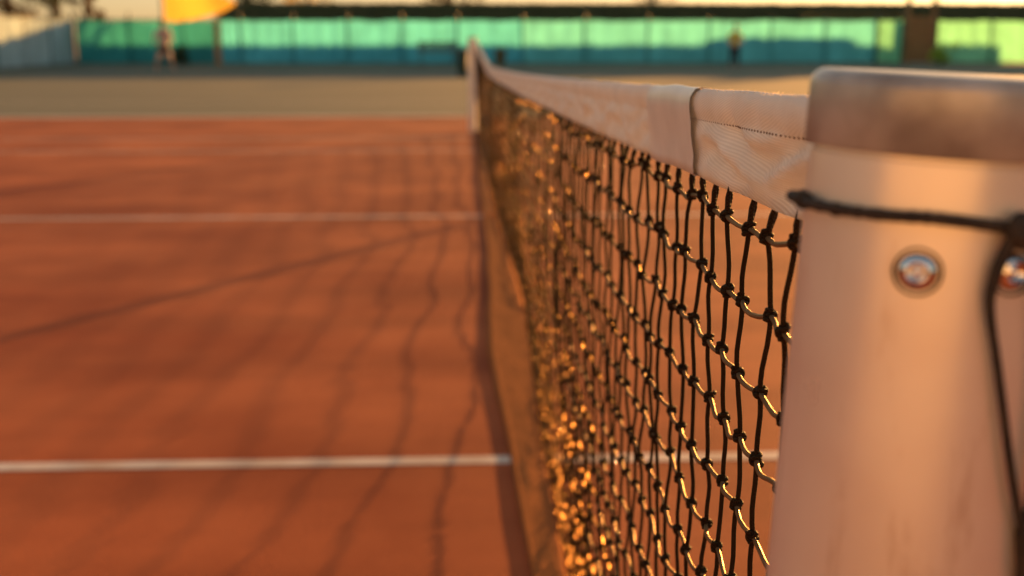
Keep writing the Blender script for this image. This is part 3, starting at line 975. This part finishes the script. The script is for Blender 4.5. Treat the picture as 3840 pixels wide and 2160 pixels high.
def player(loc, h, turn, stance, crouch, shirt, label, long_legs, seed):
    e = empty('person', loc, label, 'person', None)
    s = h / 1.72
    c = Matrix.Rotation(turn, 3, 'Z')
    def P(x, y, z): return c @ (Vector((x, y, z)) * s)
    kz = .50 - crouch * .06
    hip = .92 - crouch * .14
    lean = crouch * .14
    sh = hip + .50 - crouch * .03
    J = {'pelvis': (P(0, 0, hip), (.145 * s, .105 * s)), 'waist': (P(0, -lean * .4, hip + .18), (.125 * s, .09 * s)), 'chest': (P(0, -lean * .8, hip + .38), (.15 * s, .11 * s)),
         'neck': (P(0, -lean * 1.1, sh + .04), .058 * s), 'neck2': (P(0, -lean * 1.25, sh + .11), .052 * s),
         'head': (P(0, -lean * 1.4 - .01, sh + .20), (.078 * s, .092 * s)), 'crown': (P(0, -lean * 1.4, sh + .29), (.062 * s, .075 * s))}
    E = [('pelvis', 'waist'), ('waist', 'chest'), ('chest', 'neck'), ('neck', 'neck2'), ('neck2', 'head'), ('head', 'crown')]
    for sx, n in ((-1, 'a'), (1, 'b')):
        J['sho' + n] = (P(sx * .175, -lean, sh - .03), .058 * s)
        J['elb' + n] = (P(sx * .27, -lean - .06 - .1 * crouch, sh - .30), .043 * s)
        J['wri' + n] = (P(sx * .17, -lean - .28, sh - .40 + .05 * crouch), .030 * s)
        J['pal' + n] = (P(sx * .15, -lean - .35, sh - .41 + .05 * crouch), (.036 * s, .020 * s))
        E += [('chest', 'sho' + n), ('sho' + n, 'elb' + n), ('elb' + n, 'wri' + n), ('wri' + n, 'pal' + n)]
        J['hip' + n] = (P(sx * .095, 0, hip - .08), .092 * s)
        J['kne' + n] = (P(sx * (.08 + stance * .6), -.06 - crouch * .12, kz), .060 * s)
        J['cal' + n] = (P(sx * (.09 + stance * .8), .01 - crouch * .04, kz * .66), .056 * s)
        J['ank' + n] = (P(sx * (.09 + stance), .04, .085), .036 * s)
        J['toe' + n] = (P(sx * (.11 + stance), -.12, .035), (.04 * s, .028 * s))
        E += [('pelvis', 'hip' + n), ('hip' + n, 'kne' + n), ('kne' + n, 'cal' + n), ('cal' + n, 'ank' + n), ('ank' + n, 'toe' + n)]
        for q in range(4):                                      # fingers
            off = (q - 1.5) * .019
            ln_ = (.062, .075, .070, .055)[q]
            base = Vector((sx * .15 + off, -lean - .395, sh - .41 + .05 * crouch))
            J['f%d%s' % (q, n)] = (P(*base), .0095 * s)
            J['g%d%s' % (q, n)] = (P(base.x, base.y - ln_ * .5, base.z - .006), .0085 * s)
            J['h%d%s' % (q, n)] = (P(base.x, base.y - ln_ * .85, base.z - .026), .0075 * s)
            E += [('pal' + n, 'f%d%s' % (q, n)), ('f%d%s' % (q, n), 'g%d%s' % (q, n)), ('g%d%s' % (q, n), 'h%d%s' % (q, n))]
        J['th1' + n] = (P(sx * .15 - sx * .045, -lean - .36, sh - .415 + .05 * crouch), .011 * s)
        J['th2' + n] = (P(sx * .15 - sx * .055, -lean - .405, sh - .425 + .05 * crouch), .009 * s)
        E += [('pal' + n, 'th1' + n), ('th1' + n, 'th2' + n)]
    body = skin_mesh('body', J, E, [M['skin']], e)
    def sub(keys, grow, name, m, extra=None, edges=None):
        jj = {}
        for k in keys:
            r = J[k][1]
            r = r if hasattr(r, '__len__') else (r, r)
            jj[k] = (J[k][0], (r[0] + grow * s, r[1] + grow * s))
        if extra: jj.update(extra)
        ee = [(a, b) for a, b in E if a in jj and b in jj] + (edges or [])
        return skin_mesh(name, jj, ee, [m], e)
    ex, ed = {}, []
    for n in 'ab':
        ex['mid' + n] = ((J['sho' + n][0] * .45 + J['elb' + n][0] * .55), (.062 * s, .062 * s)); ed.append(('sho' + n, 'mid' + n))
    sub(['pelvis', 'waist', 'chest', 'neck', 'shoa', 'shob'], .016, 'shirt', M[shirt], ex, ed)
    ex, ed = {}, []
    for n in 'ab':
        f = .55 if not long_legs else 1.0
        ex['leg' + n] = (J['hip' + n][0].lerp(J['kne' + n][0], f), (.092 * s, .092 * s)); ed.append(('hip' + n, 'leg' + n))
        if long_legs:
            ex['shin' + n] = (J['kne' + n][0].lerp(J['ank' + n][0], .8), (.062 * s, .062 * s)); ed.append(('leg' + n, 'shin' + n))
    sub(['pelvis', 'hipa', 'hipb'], .022, 'trousers' if long_legs else 'shorts', M['dark_cloth'], ex, ed)
    for n in 'ab':
        sub(['ank' + n, 'toe' + n], .012, 'shoe', M['shoe'])
    L = Vector(loc)
    hp = L + J['head'][0]
    face = c @ Vector((0, -1, 0)); side = c @ Vector((1, 0, 0)); up = Vector((0, 0, 1))
    hm = MB()
    hm.ball(L + J['crown'][0] + face * -.012 * s + up * -.02 * s, (.095 * s, .105 * s, .085 * s), 14, 9, rot=c)
    hm.ball(hp - face * .045 * s + up * .01 * s, (.082 * s, .07 * s, .11 * s), 12, 8, rot=c)
    hm.build('hair', M['hair'], e)
    for sx in (-1, 1):
        fm = MB()
        fm.ball(hp + face * .088 * s + side * sx * .03 * s + up * .01 * s, (.011 * s, .007 * s, .007 * s), 8, 6, rot=c)
        fm.build('eye', M['eye'], e)
    nm_ = MB()
    nm_.ball(hp + face * .098 * s - up * .018 * s, (.012 * s, .018 * s, .022 * s), 8, 6, rot=c)
    nm_.build('nose', M['skin'], e)
    for sx in (-1, 1):
        em = MB(); em.ball(hp + side * sx * .084 * s - up * .005 * s, (.010 * s, .018 * s, .030 * s), 8, 6, rot=c)
        em.build('ear', M['skin'], e)
    mm_ = MB(); mm_.ball(hp + face * .090 * s - up * .052 * s, (.022 * s, .006 * s, .006 * s), 8, 6, rot=c)
    mm_.build('mouth', M['shirt_pink'], e)
player((gx(612, 35.6), 35.6, .004), 1.66, R(8), .17, .8, 'shirt_pink', 'player in pink shirt and dark shorts standing legs apart on far court', False, 1)
player((gx(2757, 39), 39, .004), 1.52, R(-10), .05, .5, 'shirt_yellow', 'player in yellow shirt and dark trousers by the blue shaded fence', True, 2)
